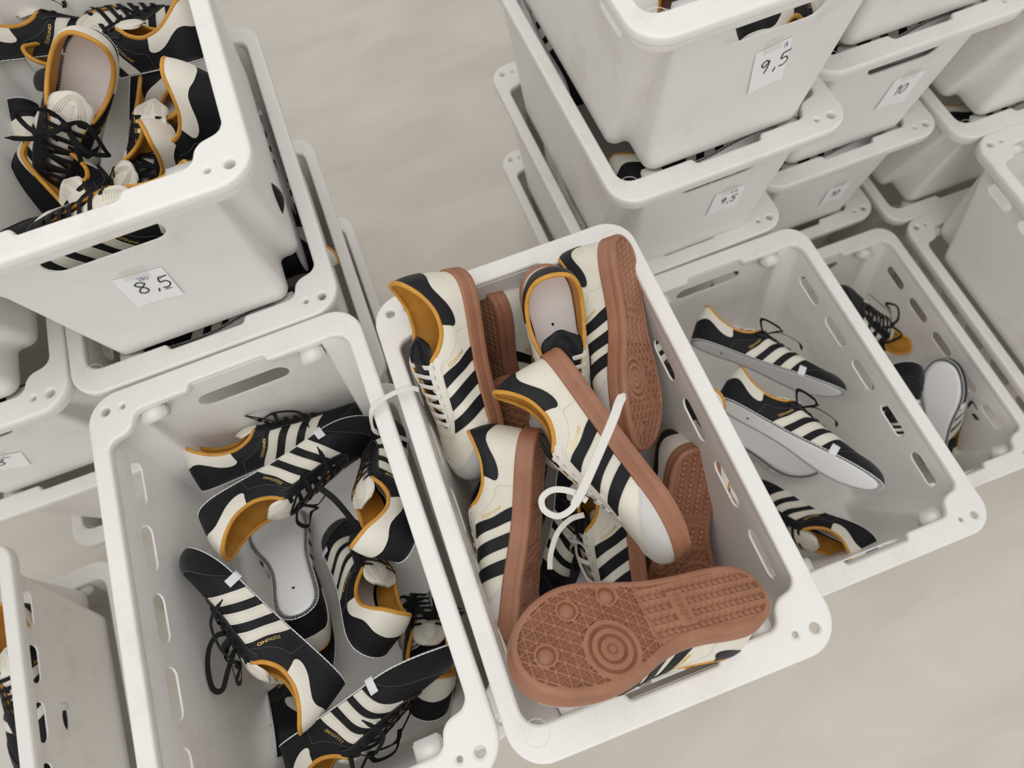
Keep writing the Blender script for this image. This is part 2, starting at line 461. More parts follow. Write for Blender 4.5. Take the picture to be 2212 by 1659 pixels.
class Surf:
    """outer surface of an upper; pt(side, u, v) with v 0 at the sole and 1 at collar or throat"""
    def __init__(s, base, ysc=1.0, zsc=1.0, pinch=0.0, mir=1, bow=0.0, inset=.002):
        s.base, s.ysc, s.zsc, s.mir, s.pinch, s.bow = base, ysc, zsc, mir, pinch, bow
        s.uu = np.linspace(0, 1, NU)
        s.tab = {}
        bu = np.array([a for a, _ in BX]); ba = np.array([b for _, b in BX])
        for side in (1, -1):
            H = half(side); H = resample(H, 400, False)
            arc = np.concatenate([[0], np.cumsum(np.linalg.norm(np.diff(H, axis=0), axis=1))])
            scale = arc[-1]/ba[-1]
            a = np.interp(s.uu, bu, ba)*scale
            B = np.stack([np.interp(a, arc, H[:, k]) for k in (0, 1)], 1)
            d = np.stack([np.interp(a+.002, arc, H[:, k]) - np.interp(a-.002, arc, H[:, k]) for k in (0, 1)], 1)
            d[0] = (0, side); d[-1] = (0, -side)
            d /= np.linalg.norm(d, axis=1)[:, None]
            n = np.stack([-d[:, 1], d[:, 0]], 1)*side
            B = B - n*(inset) 
            tt = cat(TOP[:, 1:], 16); tu = np.interp(np.linspace(0, len(TOP)-1, len(tt)), np.arange(len(TOP)), TOP[:, 0])
            T = np.stack([np.interp(s.uu, tu, tt[:, k]) for k in range(3)], 1); T[:, 1] *= side
            prm = np.stack([np.interp(s.uu, PRM[:, 0], PRM[:, k]) for k in range(1, 5)], 1)
            s.tab[side] = (B, n, T, prm)
    def pt(s, side, u, v):
        """vectorised: u, v arrays -> points (with deformation and mirror)"""
        u = np.atleast_1d(np.asarray(u, float)); v = np.atleast_1d(np.asarray(v, float))
        u, v = np.broadcast_arrays(u, v)
        B, n, T, prm = s.tab[side]
        g = lambda A: np.stack([np.interp(u, s.uu, A[:, k]) for k in range(A.shape[1])], -1)
        b, nn, t, p = g(B), g(n), g(T), g(prm)
        z0 = 0.0
        P0 = np.concatenate([b, np.full(b.shape[:-1]+(1,), z0)], -1)
        N3 = np.concatenate([nn, np.zeros(nn.shape[:-1]+(1,))], -1)
        t = t.copy(); t[..., 2] -= .024
        h1, b1, b2, h2 = (p[..., k:k+1] for k in range(4))
        Z = np.zeros_like(N3); Z[..., 2] = 1
        P1 = P0 + Z*h1 + N3*b1; P2 = t + N3*b2 - Z*h2
        vv = v[..., None]
        P = (1-vv)**3*P0 + 3*vv*(1-vv)**2*P1 + 3*vv*vv*(1-vv)*P2 + vv**3*t
        return s.deform(P)
    def deform(s, P):
        P = np.array(P, float)
        z = P[..., 2]*s.zsc
        P[..., 1] = P[..., 1]*(s.ysc + (1-s.ysc)*0.35*np.clip(1-z/.05, 0, 1))
        if s.pinch: P[..., 1] *= 1 - s.pinch*np.exp(-((P[..., 0]-.06)/.05)**2)*np.clip(z/.05, 0, 1)
        P[..., 2] = z + s.base + .011*np.clip((P[..., 0]-.205)/.085, 0, None)**2 + s.bow*((P[..., 0]-.14)**2)*8
        P[..., 1] *= s.mir
        return P
    def off(s, side, u, v, d):
        e = 1e-3
        u = np.clip(np.asarray(u, float), 1e-3, 1-1e-3); v = np.asarray(v, float)
        p = s.pt(side, u, v)
        du = s.pt(side, u+e, v) - s.pt(side, u-e, v)
        dv = s.pt(side, u, np.clip(v+e, 0, 1)) - s.pt(side, u, np.clip(v-e, 0, 1))
        n = np.cross(du, dv); n /= (np.linalg.norm(n, axis=-1, keepdims=True)+1e-12)
        # orient outward
        c = np.array([.14, 0, s.base+.02]); q = p - c
        sg = np.sign(np.sum(n*q*np.array([.3, 1, 1]), -1, keepdims=True)); sg[sg == 0] = 1
        return p + n*sg*d, n*sg
    def u_at(s, side, x, v):
        g = np.linspace(0.02, .98, 400)
        X = s.pt(side, g, np.full_like(g, v))[:, 0]
        k = np.argmax(X > x) if (X > x).any() else len(g)-1
        if k == 0: return g[0]
        return g[k-1] + (x-X[k-1])/(X[k]-X[k-1]+1e-9)*(g[k]-g[k-1])

def patch(S, rows, d=.0011, back=.0006):
    """thin raised patch; rows = list of lists of (side,u,v); all rows same length"""
    V = []; n = len(rows[0]); m = len(rows)
    R = np.array(rows, float)
    flat = R.reshape(-1, 3)
    P = np.zeros((len(flat), 3)); Q = np.zeros((len(flat), 3))
    for side in (1, -1):
        k = flat[:, 0] == side
        if k.any():
            a, nn = S.off(side, flat[k, 1], flat[k, 2], d); P[k] = a; Q[k] = a - nn*(d+back)
    V = list(map(tuple, P)) + list(map(tuple, Q))
    F = grid_faces(m, n)
    N = m*n
    edge = [(0, j) for j in range(n)] + [(i, n-1) for i in range(1, m)] + [(m-1, j) for j in range(n-2, -1, -1)] + [(i, 0) for i in range(m-2, 0, -1)]
    for a, b_ in zip(edge, edge[1:]+edge[:1]):
        ia, ib = a[0]*n+a[1], b_[0]*n+b_[1]
        F.append((ia, ib, N+ib, N+ia))
    return V, F

def span(S, n_u, f_lo, f_hi, u0, u1, nv=8, across='heel'):
    """patch running across the heel (or toe) centre line from u0 on one side to u1 on the other"""
    rows = []
    for t in np.linspace(-1, 1, n_u):
        side = 1 if t >= 0 else -1
        a = abs(t)
        u = a*u1 if across == 'heel' else 1 - a*(1-u0)
        lo, hi = f_lo(u), f_hi(u)
        rows.append([(side, u, lo+(hi-lo)*j/(nv-1)) for j in range(nv)])
    return patch(S, rows)

def interp(tab):
    xs = [a for a, _ in tab]; ys = [b for _, b in tab]
    c = cat(np.array(tab, float), 8)
    return lambda u: float(np.interp(u, c[:, 0], c[:, 1]))

# ---- tread
def tread_height(X, Y):
    """recess depth of the gum tread at plan position (lateral = +Y)"""
    D = np.zeros_like(X)
    fore = X > .1495
    # triangle lattice
    a = .0122; k = 2*np.pi
    def lin(th, off=0):
        c = (X-.1495)*np.cos(th) + Y*np.sin(th)
        p = a*math.sqrt(3)/2
        f = (c/p + off) % 1.0
        return np.minimum(f, 1-f)*p
    dist = np.minimum(np.minimum(lin(0.0+.09), lin(2*np.pi/3+.09)), lin(-2*np.pi/3+.09))
    tri = np.where(dist < .00065, .0003, .0031)
    tri = np.where(dist > .0026, .0031 - (dist-.0026)*2.2, tri)
    tri = np.where((dist >= .00065) & (dist < .0012), .0003+(dist-.00065)/.00055*.0028, tri)
    D = np.where(fore, tri, D)
    # wavy scallops
    per = .0125
    per = .0078
    cy = np.cos(2*np.pi*Y/.0132)
    ph = (X/per + .36*cy) % 1.0
    t_ = np.clip((cy+.30)/.6, 0, 1); t_ = t_*t_*(3-2*t_)
    sc = t_*(.0002 + .0010*ph) + (1-t_)*(.0008 + .0021*np.sin(np.pi*ph))
    sc = np.where(ph < .11, sc + .0012, sc)
    D = np.where(~fore, sc, D)
    D = np.where(np.abs(X-.1495) < .0009, 0, D)
    # domes
    for cx, cy in ((.180, .031), (.2265, .0255), (.2615, -.0105)):
        r = np.hypot(X-cx, Y-cy)
        dm = np.where(r < .0090, .0030*(r/.0090)**2+.0002, 0.0)
        D = np.where(r < .0118, dm, D)
    r = np.hypot(X-.1975, Y+.0215)
    rg = np.zeros_like(X)
    for r0, wd in ((.0232, .0008), (.0212, .0006), (.0140, .0007), (.0123, .0005), (.0046, .0007)):
        rg = np.where(np.abs(r-r0) < wd, .0016, rg)
    rg = np.where((r > .0052) & (r < .0116), .0007, rg)
    D = np.where(r < .0293, rg, D)
    # name plate
    pl = (np.abs(X-.1065) < .0100) & (np.abs(Y-.001) < .0190)
    D = np.where(pl, .0001, D)
    return D

def outsole_meshes(mir):
    base = []
    # side wall with fine moulded ridges
    n = 900
    P = resample(OUT, n); Nn = normals2(P)
    if np.sum(Nn[:, 0]*(P[:, 0]-.145)+Nn[:, 1]*P[:, 1]) < 0: Nn = -Nn
    P0 = P
    lev = [(.0000, -.0040, 0), (.0006, -.0012, 0), (.0022, .0000, 0), (.0032, .0002, 1), (.0085, .0004, 1), (.0096, .0001, 0), (.0108, .0001, 0), (.0118, .0005, 1), (.0195, .0006, 1), (.0208, .0010, 0), (.0225, .0012, 0), (.0240, .0004, 0), (.0248, -.0016, 0), (.0244, -.0050, 0)]
    V = []
    ids = np.arange(n)
    for j, (z, o, ridge) in enumerate(lev):
        sh = (ids + (j % 2)*0) % 3
        rr = np.where(sh == 0, .00045, 0)*ridge
        q = P0 + Nn*(o+rr)[:, None] if hasattr(rr, '__len__') else P0
        V.append(np.stack([q[:, 0], q[:, 1]*mir, np.full(n, z)], 1))
    m = len(lev)
    V = np.stack(V, 1).reshape(-1, 3)
    F = grid_faces(n, m, True)
    wall = mk_mesh('outsole', spring(V), F, 'gum', True, 50)
    # tread height field
    nx, ny = 470, 190
    inn = P0 - Nn*.0040
    k = int(np.argmax(inn[:, 0])); h = int(np.argmin(inn[:, 0]))
    inn = np.roll(inn, -h, 0); k = int(np.argmax(inn[:, 0]))
    A = inn[:k+1]; B_ = inn[k:]
    lat, med = (A, B_) if A[:, 1].mean() > B_[:, 1].mean() else (B_, A)
    lat = lat[np.argsort(lat[:, 0])]; med = med[np.argsort(med[:, 0])]
    x0, x1 = inn[:, 0].min(), inn[:, 0].max()
    t = np.linspace(0, 1, nx); 
    e = .03
    xs = x0 + (x1-x0)*(t + e*(-np.sin(2*np.pi*t))/(2*np.pi)*6*.5)
    xs = np.clip(xs, x0, x1); xs[0], xs[-1] = x0, x1
    yl = np.interp(xs, lat[:, 0], lat[:, 1]); ym = np.interp(xs, med[:, 0], med[:, 1])
    v = np.linspace(0, 1, ny)
    X = np.repeat(xs[:, None], ny, 1); Y = ym[:, None] + (yl-ym)[:, None]*v[None, :]
    # smooth margin from distance to the edge
    dd = np.minimum(np.minimum(Y-ym[:, None], yl[:, None]-Y), np.minimum(X-x0, x1-X)*2.2)
    D = tread_height(X, Y)*np.clip((dd-.0030)/.0008, 0, 1)
    V = np.stack([X.ravel(), Y.ravel()*mir, D.ravel()], 1)
    F = grid_faces(nx, ny)
    tr = mk_mesh('tread', spring(V), F, 'gum', True, 40)
    # maker's word on the plate
    tm, co = word_mesh('adidas', .0115); c = (co.max(0)+co.min(0))/2; co = co - c
    co *= .0325/(co[:, 0].max()-co[:, 0].min())
    # seen from below; reads across the sole, letter tops towards the toe
    V = np.stack([.1065 + co[:, 1], (co[:, 0]) + .001*mir, np.full(len(co), -.0008)], 1)
    W_ = V.copy(); W_[:, 2] = .0003
    tx = extrude_flat(tm, V, W_, 'outsole_word', 'gum')
    return wall, tr, tx

def text_mesh(body, size, space=1.0):
    cu = bpy.data.curves.new('txt', 'FONT'); cu.body = body; cu.size = size; cu.resolution_u = 4; cu.space_character = space
    o = bpy.data.objects.new('txt', cu); COL.objects.link(o)
    me = evaluated(o); bpy.data.objects.remove(o)
    return me

WORDS = {}
def word_mesh(body, size):
    """word set glyph by glyph with even gaps"""
    if body not in WORDS:
        bm = bmesh.new(); x = 0.0
        for ch in body:
            g = text_mesh('d' if ch == 'a' else ch, size)
            if ch == 'a':      # single-storey letter: a d without its ascender
                for v in g.vertices: v.co.y = min(v.co.y, size*.50)
            xs = [v.co.x for v in g.vertices]
            for v in g.vertices: v.co.x += x - min(xs)
            bm.from_mesh(g); x += max(xs)-min(xs) + size*.17
        me = bpy.data.meshes.new('word'); bm.to_mesh(me); bm.free(); WORDS[body] = me
    me = WORDS[body]
    return me, np.array([v.co[:2] for v in me.vertices])

def extrude_flat(tm, V, W_, name, mat):
    bm = bmesh.new(); bm.from_mesh(tm)
    cnt = {}
    for f in bm.faces:
        for e in f.edges: cnt[e.index] = cnt.get(e.index, 0) + 1
    faces = [tuple(v.index for v in f.verts) for f in bm.faces]
    be = [(e.verts[0].index, e.verts[1].index) for e in bm.edges if cnt.get(e.index, 0) == 1]
    bm.free(); N = len(V)
    F = faces + [(a, b_, b_+N, a+N) for a, b_ in be]
    return mk_mesh(name, np.vstack([V, W_]), F, mat, False)

STR_X = (.1065, .1380, .1690)
LEAN = .036
def stripe_line(v): return LEAN*(v + .25*v*v)/1.1

def build_shoe(kind, mir, ysc=1.0, zsc=1.0, pinch=0.0, bow=0.0, tag_side=1, bow_lace=1, seed=0):
    """returns list of (name, mesh, label, [children]) in shoe coordinates"""
    white = kind == 'white'
    rnd = random.Random(seed)
    S = Surf(.0235 if white else .0, ysc, zsc, pinch, mir, bow)
    parts = []
    A = 'cream_leather' if white else 'black_soft'
    # shell: outer skin, lining inside
    NV = 15
    def ring(dist, vs):
        rows = []
        for side in (1, -1):
            us = np.linspace(0, 1, NU)
            us = us if side > 0 else us[::-1]
            for u in (us if side > 0 else us[1:-1]):
                if dist == 0: P = S.pt(side, np.full(len(vs), u), vs)
                else: P, _ = S.off(side, np.full(len(vs), u), vs, dist)
                rows.append(P)
        return np.array(rows)
    vs = np.linspace(0, 1, NV)
    R = ring(0, vs); V = R.reshape(-1, 3); F = grid_faces(len(R), NV, True)
    V = list(map(tuple, V))
    # turned-in margin under the upper
    lo = len(V); ctr = np.array([.14, 0, 0])
    if not white:
        nb = len(R)
        for k in range(nb):
            p = R[k, 0]; q = p.copy(); q[:2] = p[:2] + (ctr[:2]-p[:2])/np.linalg.norm(ctr[:2]-p[:2])*.007; q[2] -= .0004; V.append(tuple(q))
        F += [(k*NV, ((k+1) % nb)*NV, lo+(k+1) % nb, lo+k) for k in range(nb)]
    parts.append(('upper', mk_mesh('upper', V, F, A), None, []))
    vl = np.linspace(.04, 1, 11)
    R2 = ring(-.0028, vl)
    V = list(map(tuple, R2.reshape(-1, 3))); F = grid_faces(len(R2), 11, True)
    o = len(V)
    for k in range(len(R)): V.append(tuple(R[k, -1]))      # close the edge between skin and lining
    F += [(k*11+10, ((k+1) % len(R))*11+10, o+(k+1) % len(R), o+k) for k in range(len(R))]
    # collar roll
    mb = MB(); 
    us = list(np.linspace(-.545, .545, 60)); pth = []
    for u in us:
        side = 1 if u >= 0 else -1
        p = S.pt(side, abs(u), 1.0)[0]; q = S.off(side, abs(u), np.array([.97]), -.0016)[0][0]
        pth.append(Vector((p+q)/2))
    mb.tube(pth, .0030, 8)
    mb.add(V, F)
    parts.append(('lining', mb.mesh('lining', 'mustard_leather'), 'mustard leather lining', []))
    # insole / board
    bo = resample(OUT, 90); bn = normals2(bo)
    if np.sum(bn[:, 0]*(bo[:, 0]-.145)+bn[:, 1]*bo[:, 1]) < 0: bn = -bn
    def sheet(z, inset, th, name, mat):
        q = bo - bn*inset
        t = np.stack([q[:, 0], q[:, 1], np.full(90, 0.)], 1)
        rows = []
        for f in (1, .8, .6, .4, .2, 0.0):
            w = t.copy(); c = np.stack([np.clip(t[:, 0], .05, .24), 0*t[:, 0], 0*t[:, 0]], 1); rows.append(c+(t-c)*f)
        a = S.deform(np.array(rows)); a[..., 2] += z; b_ = a.copy(); b_[..., 2] -= th
        k = len(rows)
        V = np.concatenate([a.transpose(1, 0, 2).reshape(-1, 3), b_.transpose(1, 0, 2).reshape(-1, 3)])
        N = k*90
        F = grid_faces(90, k, True) + grid_faces(90, k, True, N)
        F += [(i*k, ((i+1) % 90)*k, N+((i+1) % 90)*k, N+i*k) for i in range(90)]
        return mk_mesh(name, V, F, mat)
    if white:
        ih = MB(); p = S.deform(np.array([[.078, 0, .0040]]))[0]; ih.tube([(p[0], p[1], p[2]), (p[0], p[1], p[2]+.0006)], .0019, 10)
        parts.append(('insole', sheet(.004, .006, .002, 'insole', 'board'), 'pale ribbed insole', [('pin_hole', ih.mesh('pin_hole', 'eyelet_dark'), None)]))
    else:
        hb = MB(); p = S.deform(np.array([[.062, 0, -.0014]]))[0]
        hb.tube([(p[0], p[1], p[2]+.0004), (p[0], p[1], p[2]-.0006)], .0022, 10)
        parts.append(('insole_board', sheet(-.0003, .0080, .0011, 'insole_board', 'board'), 'white insole board with one small hole',
                      [('pin_hole', hb.mesh('pin_hole', 'eyelet_dark'), None)]))
        # overlocked edge: zigzag thread round the board
        P = resample(OUT, 340); Nn = normals2(P)
        if np.sum(Nn[:, 0]*(P[:, 0]-.145)+Nn[:, 1]*P[:, 1]) < 0: Nn = -Nn
        q = []
        for k in range(340):
            ii = .0088 if k % 2 else .0022
            jj = rnd.uniform(-.0005, .0005)
            q.append((P[k, 0]-Nn[k, 0]*(ii+jj), P[k, 1]-Nn[k, 1]*(ii+jj), -.0014))
        zz = MB(); zz.tube(S.deform(np.array(q)), .00046, 4, True)
        q = P - Nn*.0016
        zz.tube(S.deform(np.concatenate([q, np.full((340, 1), -.0004)], 1)), [.0006 if k % 3 else .0010 for k in range(340)], 4, True)
        parts.append(('overlock_stitching', zz.mesh('overlock_stitching', 'thread_light'), 'pale overlock stitching round the edge', []))
    # heel counter
    lob = interp([(0, .46), (.05, .47), (.10, .50), (.145, .57), (.18, .60), (.215, .55), (.25, .44), (.285, .38), (.32, .40), (.345, .52), (.36, .72), (.368, .97)])
    V, F = span(S, 81, lob, lambda u: .995, 0, .368, 9)
    parts.append(('heel_tab', mk_mesh('heel_tab', V, F, 'black_leather' if white else 'cream_smooth', True, 50), 'black heel tab' if white else 'cream heel tab', []))
    # stripes
    for side in (1, -1):
        for x0 in STR_X:
            rows = []; n = 46; vtop = .80 if x0 < .12 else (.80 if x0 < .15 else .79)
            for i in range(n):
                v = .012 + (vtop-.012)*i/(n-1)
                cx = x0 + stripe_line(v); z = .0006 if i % 2 else -.0003
                r = []
                for f in (-1, -.82, -.3, .3, .82, 1):
                    dx = f*.0082 + (math.copysign(z, f) if abs(f) == 1 else 0)
                    r.append((side, S.u_at(side, cx+dx, v), v))
                rows.append(r)
            V, F = patch(S, rows, .0013)
            ch = []
            if not white:
                st = MB()
                for f in (-.72, .72):
                    pts = []
                    for i in range(0, 30):
                        v = .03+(vtop-.05)*i/29
                        pts.append(S.off(side, S.u_at(side, x0+stripe_line(v)+f*.0082, v), np.array([v]), .0016)[0][0])
                    for i in range(0, 29): st.tube([Vector(pts[i]), Vector(pts[i]).lerp(Vector(pts[i+1]), .55)], .00022, 3)
                ch.append(('stripe_stitching', st.mesh('stripe_stitching', 'thread_cream'), None))
            parts.append(('stripe', mk_mesh('stripe', V, F, 'black_soft' if white else 'cream_smooth', True, 50), 'black stripe with pinked edges' if white else 'cream stripe with pinked edges', ch))
    # eyestay round the throat
    def vwid(u): return 1 - float(np.interp(u, [.50, .54, .6, .8, .9, 1], [.20, .235, .26, .26, .20, .085]))
    rows = []
    for t in np.linspace(-1, 1, 81):
        side = 1 if t >= 0 else -1; u = 1-abs(t)*(1-.520)
        lo = vwid(u); 
        if abs(t) > .985: lo = lo + .03
        rows.append([(side, u, lo+(1.0-lo)*j/5) for j in range(6)])
    V, F = patch(S, rows, .0014)
    st = MB(); pts = []
    for t in np.linspace(-.97, .97, 150):
        side = 1 if t >= 0 else -1; u = 1-abs(t)*(1-.520)
        pts.append(S.off(side, u, np.array([vwid(u)+.025 if u < .9 else vwid(u)+.015]), .0018)[0][0])
    for i in range(len(pts)-1): st.tube([Vector(pts[i]), Vector(pts[i]).lerp(Vector(pts[i+1]), .6)], .00020, 3)
    parts.append(('eyestay', mk_mesh('eyestay', V, F, 'cream_smooth' if white else 'black_leather', True, 50), None,
                  [('eyestay_stitching', st.mesh('eyestay_stitching', 'thread_cream' if white else 'thread_dark'), None)]))
    # toe overlay
    tl = interp([(.70, .02), (.735, .12), (.78, .24), (.84, .36), (.90, .44), (.95, .48), (1.0, .50)])
    V, F = span(S, 81, lambda u: .008, tl, .70, 1, 8, 'toe')
    st = MB(); pts = []
    for t in np.linspace(-.93, .93, 150):
        side = 1 if t >= 0 else -1; u = 1-abs(t)*.30
        pts.append(S.off(side, u, np.array([max(.01, tl(u)-.03)]), .0015)[0][0])
    for i in range(len(pts)-1): st.tube([Vector(pts[i]), Vector(pts[i]).lerp(Vector(pts[i+1]), .6)], .00020, 3)
    parts.append(('toe_guard', mk_mesh('toe_guard', V, F, 'grey_suede' if white else 'black_suede', True, 50), 'pale grey suede toe guard' if white else 'black suede toe guard',
                  [('toe_stitching', st.mesh('toe_stitching', 'thread_light' if white else 'thread_dark'), None)]))
    # quarter seam behind the stripes
    st = MB()
    for side in (1, -1):
        W_ = []
        for (x, v) in cat([(.126, .80), (.104, .66), (.086, .52), (.077, .46), (.073, .38), (.073, .26), (.072, .12), (.071, .02)], 12):
            W_.append(S.off(side, S.u_at(side, x, v), np.array([v]), .0004)[0][0])
        for i in range(len(W_)-1): st.tube([Vector(W_[i]), Vector(W_[i]).lerp(Vector(W_[i+1]), .6)], .00022, 3)
    parts.append(('quarter_seam', st.mesh('quarter_seam', 'thread_cream' if white else 'thread_dark'), None, []))
    # eyelets
    us = np.linspace(.575, .90, 7)
    eb = MB()
    for side in (1, -1):
        for u in us:
            p, n = S.off(side, u, np.array([.925]), .0012); p = Vector(p[0]); n = Vector(n[0])
            eb.tube([p, p+n*.0005], .0017, 8)
    parts.append(('eyelets', eb.mesh('eyelets', 'eyelet_dark'), None, []))
    # tongue
    path = np.array([(.204,0,.0335),(.19,0,.0385),(.165,0,.0460),(.14,0,.0535),(.122,0,.0600),(.106,0,.0625),(.090,0,.0605),(.076,0,.0560)])
    cp = resample(cat(path, 8), 34, False); n = len(cp)
    tg_rows = []
    for i, c in enumerate(cp):
        f = i/(n-1)
        w = np.interp(f, [0, .3, .6, .8, .9, .96, 1], [.010, .0165, .0215, .0265, .0265, .022, .012])
        row = []
        for t in np.linspace(-1, 1, 13):
            row.append((c[0]+.006*t*t*max(0, f-.5)*2, t*w, c[2] - .009*t*t*(1-.6*f)))
        tg_rows.append(row)
    a = np.array(tg_rows); th = np.interp(np.linspace(0, 1, n), [0, .6, .95, 1], [.0012, .0030, .0026, .0012])
    b_ = a.copy(); b_[..., 2] -= th[:, None]
    a2, b2 = S.deform(a), S.deform(b_)
    V = np.concatenate([a2.reshape(-1, 3), b2.reshape(-1, 3)]); N = n*13
    F = grid_faces(n, 13)+grid_faces(n, 13, False, N)
    F += [(i*13, (i+1)*13, N+(i+1)*13, N+i*13) for i in range(n-1)] + [(i*13+12, (i+1)*13+12, N+(i+1)*13+12, N+i*13+12) for i in range(n-1)]
    F += [((n-1)*13+j, (n-1)*13+j+1, N+(n-1)*13+j+1, N+(n-1)*13+j) for j in range(12)]
    tmat = 'black_leather' if white else 'cream_smooth'
    em = MB()
    def on_t(f, t, lift=.0004):
        i = f*(n-1); k = min(int(i), n-2); g = i-k; tt = (t+1)/2*12; j = min(int(tt), 11); h = tt-j
        p = (a2[k, j]*(1-g)+a2[k+1, j]*g)*(1-h) + (a2[k, j+1]*(1-g)+a2[k+1, j+1]*g)*h
        p = p.copy(); p[2] += lift; return Vector(p)
    for k in range(4):
        em.tube([on_t(.965-.015*k-abs(t)**2.5*(.24-.03*k), t*(.78-.13*k)) for t in np.linspace(-1, 1, 17)], .0006, 5)
    for k in range(6): em.tube([on_t(.86-.024*k, t) for t in np.linspace(-.42, .12, 6)], .0005, 4)
    parts.append(('tongue', mk_mesh('tongue', V, F, tmat), 'black tongue' if white else 'cream tongue', [('embossed_lines', em.mesh('embossed_lines', tmat), None)]))
    # laces
    lm = 'white_lace' if white else 'black_lace'
    lb = MB()
    for k, u in enumerate(us):
        pl, nl = S.off(1, u, np.array([.925]), .0018); pr, nr = S.off(-1, u, np.array([.925]), .0018)
        pl, pr, nl, nr = map(lambda q: Vector(q[0]), (pl, pr, nl, nr))
        up = (nl+nr).normalized(); mid = (pl+pr)/2 + up*(.0035 if k < 6 else .002)
        P = cat([tuple(pl - nl*.003 - (pl-pr).normalized()*-.0005), tuple(pl+nl*.0008), tuple(pl.lerp(mid, .5)+up*.0015), tuple(mid), tuple(pr.lerp(mid, .5)+up*.0015), tuple(pr+nr*.0008), tuple(pr-nr*.003)], 4)
        Nn = [Vector(nl).lerp(Vector(nr), i/(len(P)-1)) for i in range(len(P))]
        lb.ribbon(P, Nn, .0068)
        if k < 6:        # crossing underneath
            u2 = us[k+1]
            q = Vector(S.off(-1 if k % 2 else 1, u2, np.array([.95]), .0)[0][0])
            s_ = pl if not (k % 2 == 0) else pr
            P = cat([tuple(s_ - up*.002), tuple((s_+q)/2 - up*.0005), tuple(q - up*.002)], 5)
            lb.ribbon(P, [up]*len(P), .006)
    parts.append(('lace', lb.mesh('lace', lm), None, []))
    if bow_lace:
        bb = MB()
        pl = Vector(S.off(1, us[0], np.array([.925]), .002)[0][0]); pr = Vector(S.off(-1, us[0], np.array([.925]), .002)[0][0])
        c = (pl+pr)/2 + Vector((.006, 0, .006))
        j = lambda s_: rnd.uniform(-s_, s_)
        for sg, st_ in ((1, pl), (-1, pr)):
            sg *= mir
            Lp = [tuple(c), tuple(c+Vector((-.008+j(.01), sg*.020, .012+j(.006)))), tuple(c+Vector((.000+j(.012), sg*.046, .010+j(.01)))), tuple(c+Vector((.022+j(.012), sg*.050, -.006))),
                  tuple(c+Vector((.022, sg*.026, .006))), tuple(c+Vector((.004, sg*.002, .002)))]
            P = cat(Lp, 7)
            Nn = []
            for i in range(len(P)):
                t = i/(len(P)-1); Nn.append(Vector((math.sin(t*5)*.6, sg*.3*math.cos(t*4), 1)))
            bb.ribbon(P, Nn, .0062)
            Ep = [tuple(c+Vector((.002, 0, .001))), tuple(c+Vector((.020+j(.01), sg*.018, .006))), tuple(c+Vector((.045+j(.015), sg*.034, -.006))), tuple(c+Vector((.060+j(.02), sg*(.052+j(.01)), -.030)))]
            P = cat(Ep, 8); bb.ribbon(P, [Vector((.2, sg*.5, 1))]*len(P), [.0062]*(len(P)-3)+[.004, .0022, .0020])
        bb.ribbon(cat([tuple(c+Vector((0, -.005, .003))), tuple(c+Vector((.001, 0, .006))), tuple(c+Vector((0, .005, .003)))], 4), [Vector((0, 0, 1))]*9, .008, .003)
        parts.append(('lace_bow', bb.mesh('lace_bow', lm), None, []))
    # gold word beside the first stripe
    tm, co = word_mesh('JJJJOUND', .006)
    co = co; co = co-(co.max(0)+co.min(0))/2
    co *= .029/(co[:, 0].max()-co[:, 0].min())
    for side in (1, -1):
        phys = side*mir
        sdx, sdv = .52, .85
        d = (-sdx, -sdv) if phys > 0 else (sdx, sdv)
        up = (-sdv, sdx)
        v0 = .46; xc = STR_X[0]+stripe_line(v0)-.0160
        PP, QQ = [], []
        for (a_, c_) in co:
            x = xc + d[0]*a_ + up[0]*c_; v = v0 + (d[1]*a_+up[1]*c_)/.066
            u = S.u_at(side, x, v)
            p, nn = S.off(side, u, np.array([v]), .0007); PP.append(p[0]); QQ.append(p[0]-nn[0]*.0008)
        parts.append(('gold_word', extrude_flat(tm, np.array(PP), np.array(QQ), 'gold_word', 'gold_print'), 'small gold foil word', []))
    # woven size tag hanging from the overlocked edge
    if not white:
        tb = MB(); side = tag_side
        for (z0, z1) in ((-.004, .014),):
            P = []
            for v in np.linspace(0, .19, 5):
                P.append(S.off(side, S.u_at(side, .196, v), np.array([v]), .0022)[0][0])
            P = [P[0]+np.array([0, 0, -.0050])] + P
            tb.ribbon([Vector(p) for p in P], [Vector((0, side*mir, .2))]*len(P), .0125, .0006)
        parts.append(('woven_tag', tb.mesh('woven_tag', 'woven_tag'), 'small white woven tag', []))
    else:
        w, tr, tx = SOLES[mir]
        parts.append(('outsole', w, 'gum rubber outsole wall', [('tread', tr, 'patterned gum tread'), ('outsole_word', tx, None)]))
    return parts

SOLES = {1: outsole_meshes(1), -1: outsole_meshes(-1)}
PROTO = {}
def proto(kind, mir, **kw):
    key = (kind, mir, tuple(sorted(kw.items())))
    if key not in PROTO: PROTO[key] = build_shoe(kind, mir, **kw)
    return PROTO[key]

CR3 = CAM_ROT
def ray(u, v): return (CR3 @ Vector(((u-CX)/F_PX, -(v-CY)/F_PX, -1)))
def at(u, v, z):
    """world point seen at photo pixel (u, v) at height z"""
    d = ray(u, v); return CAM_POS + d*((z-CAM_POS.z)/d.z)

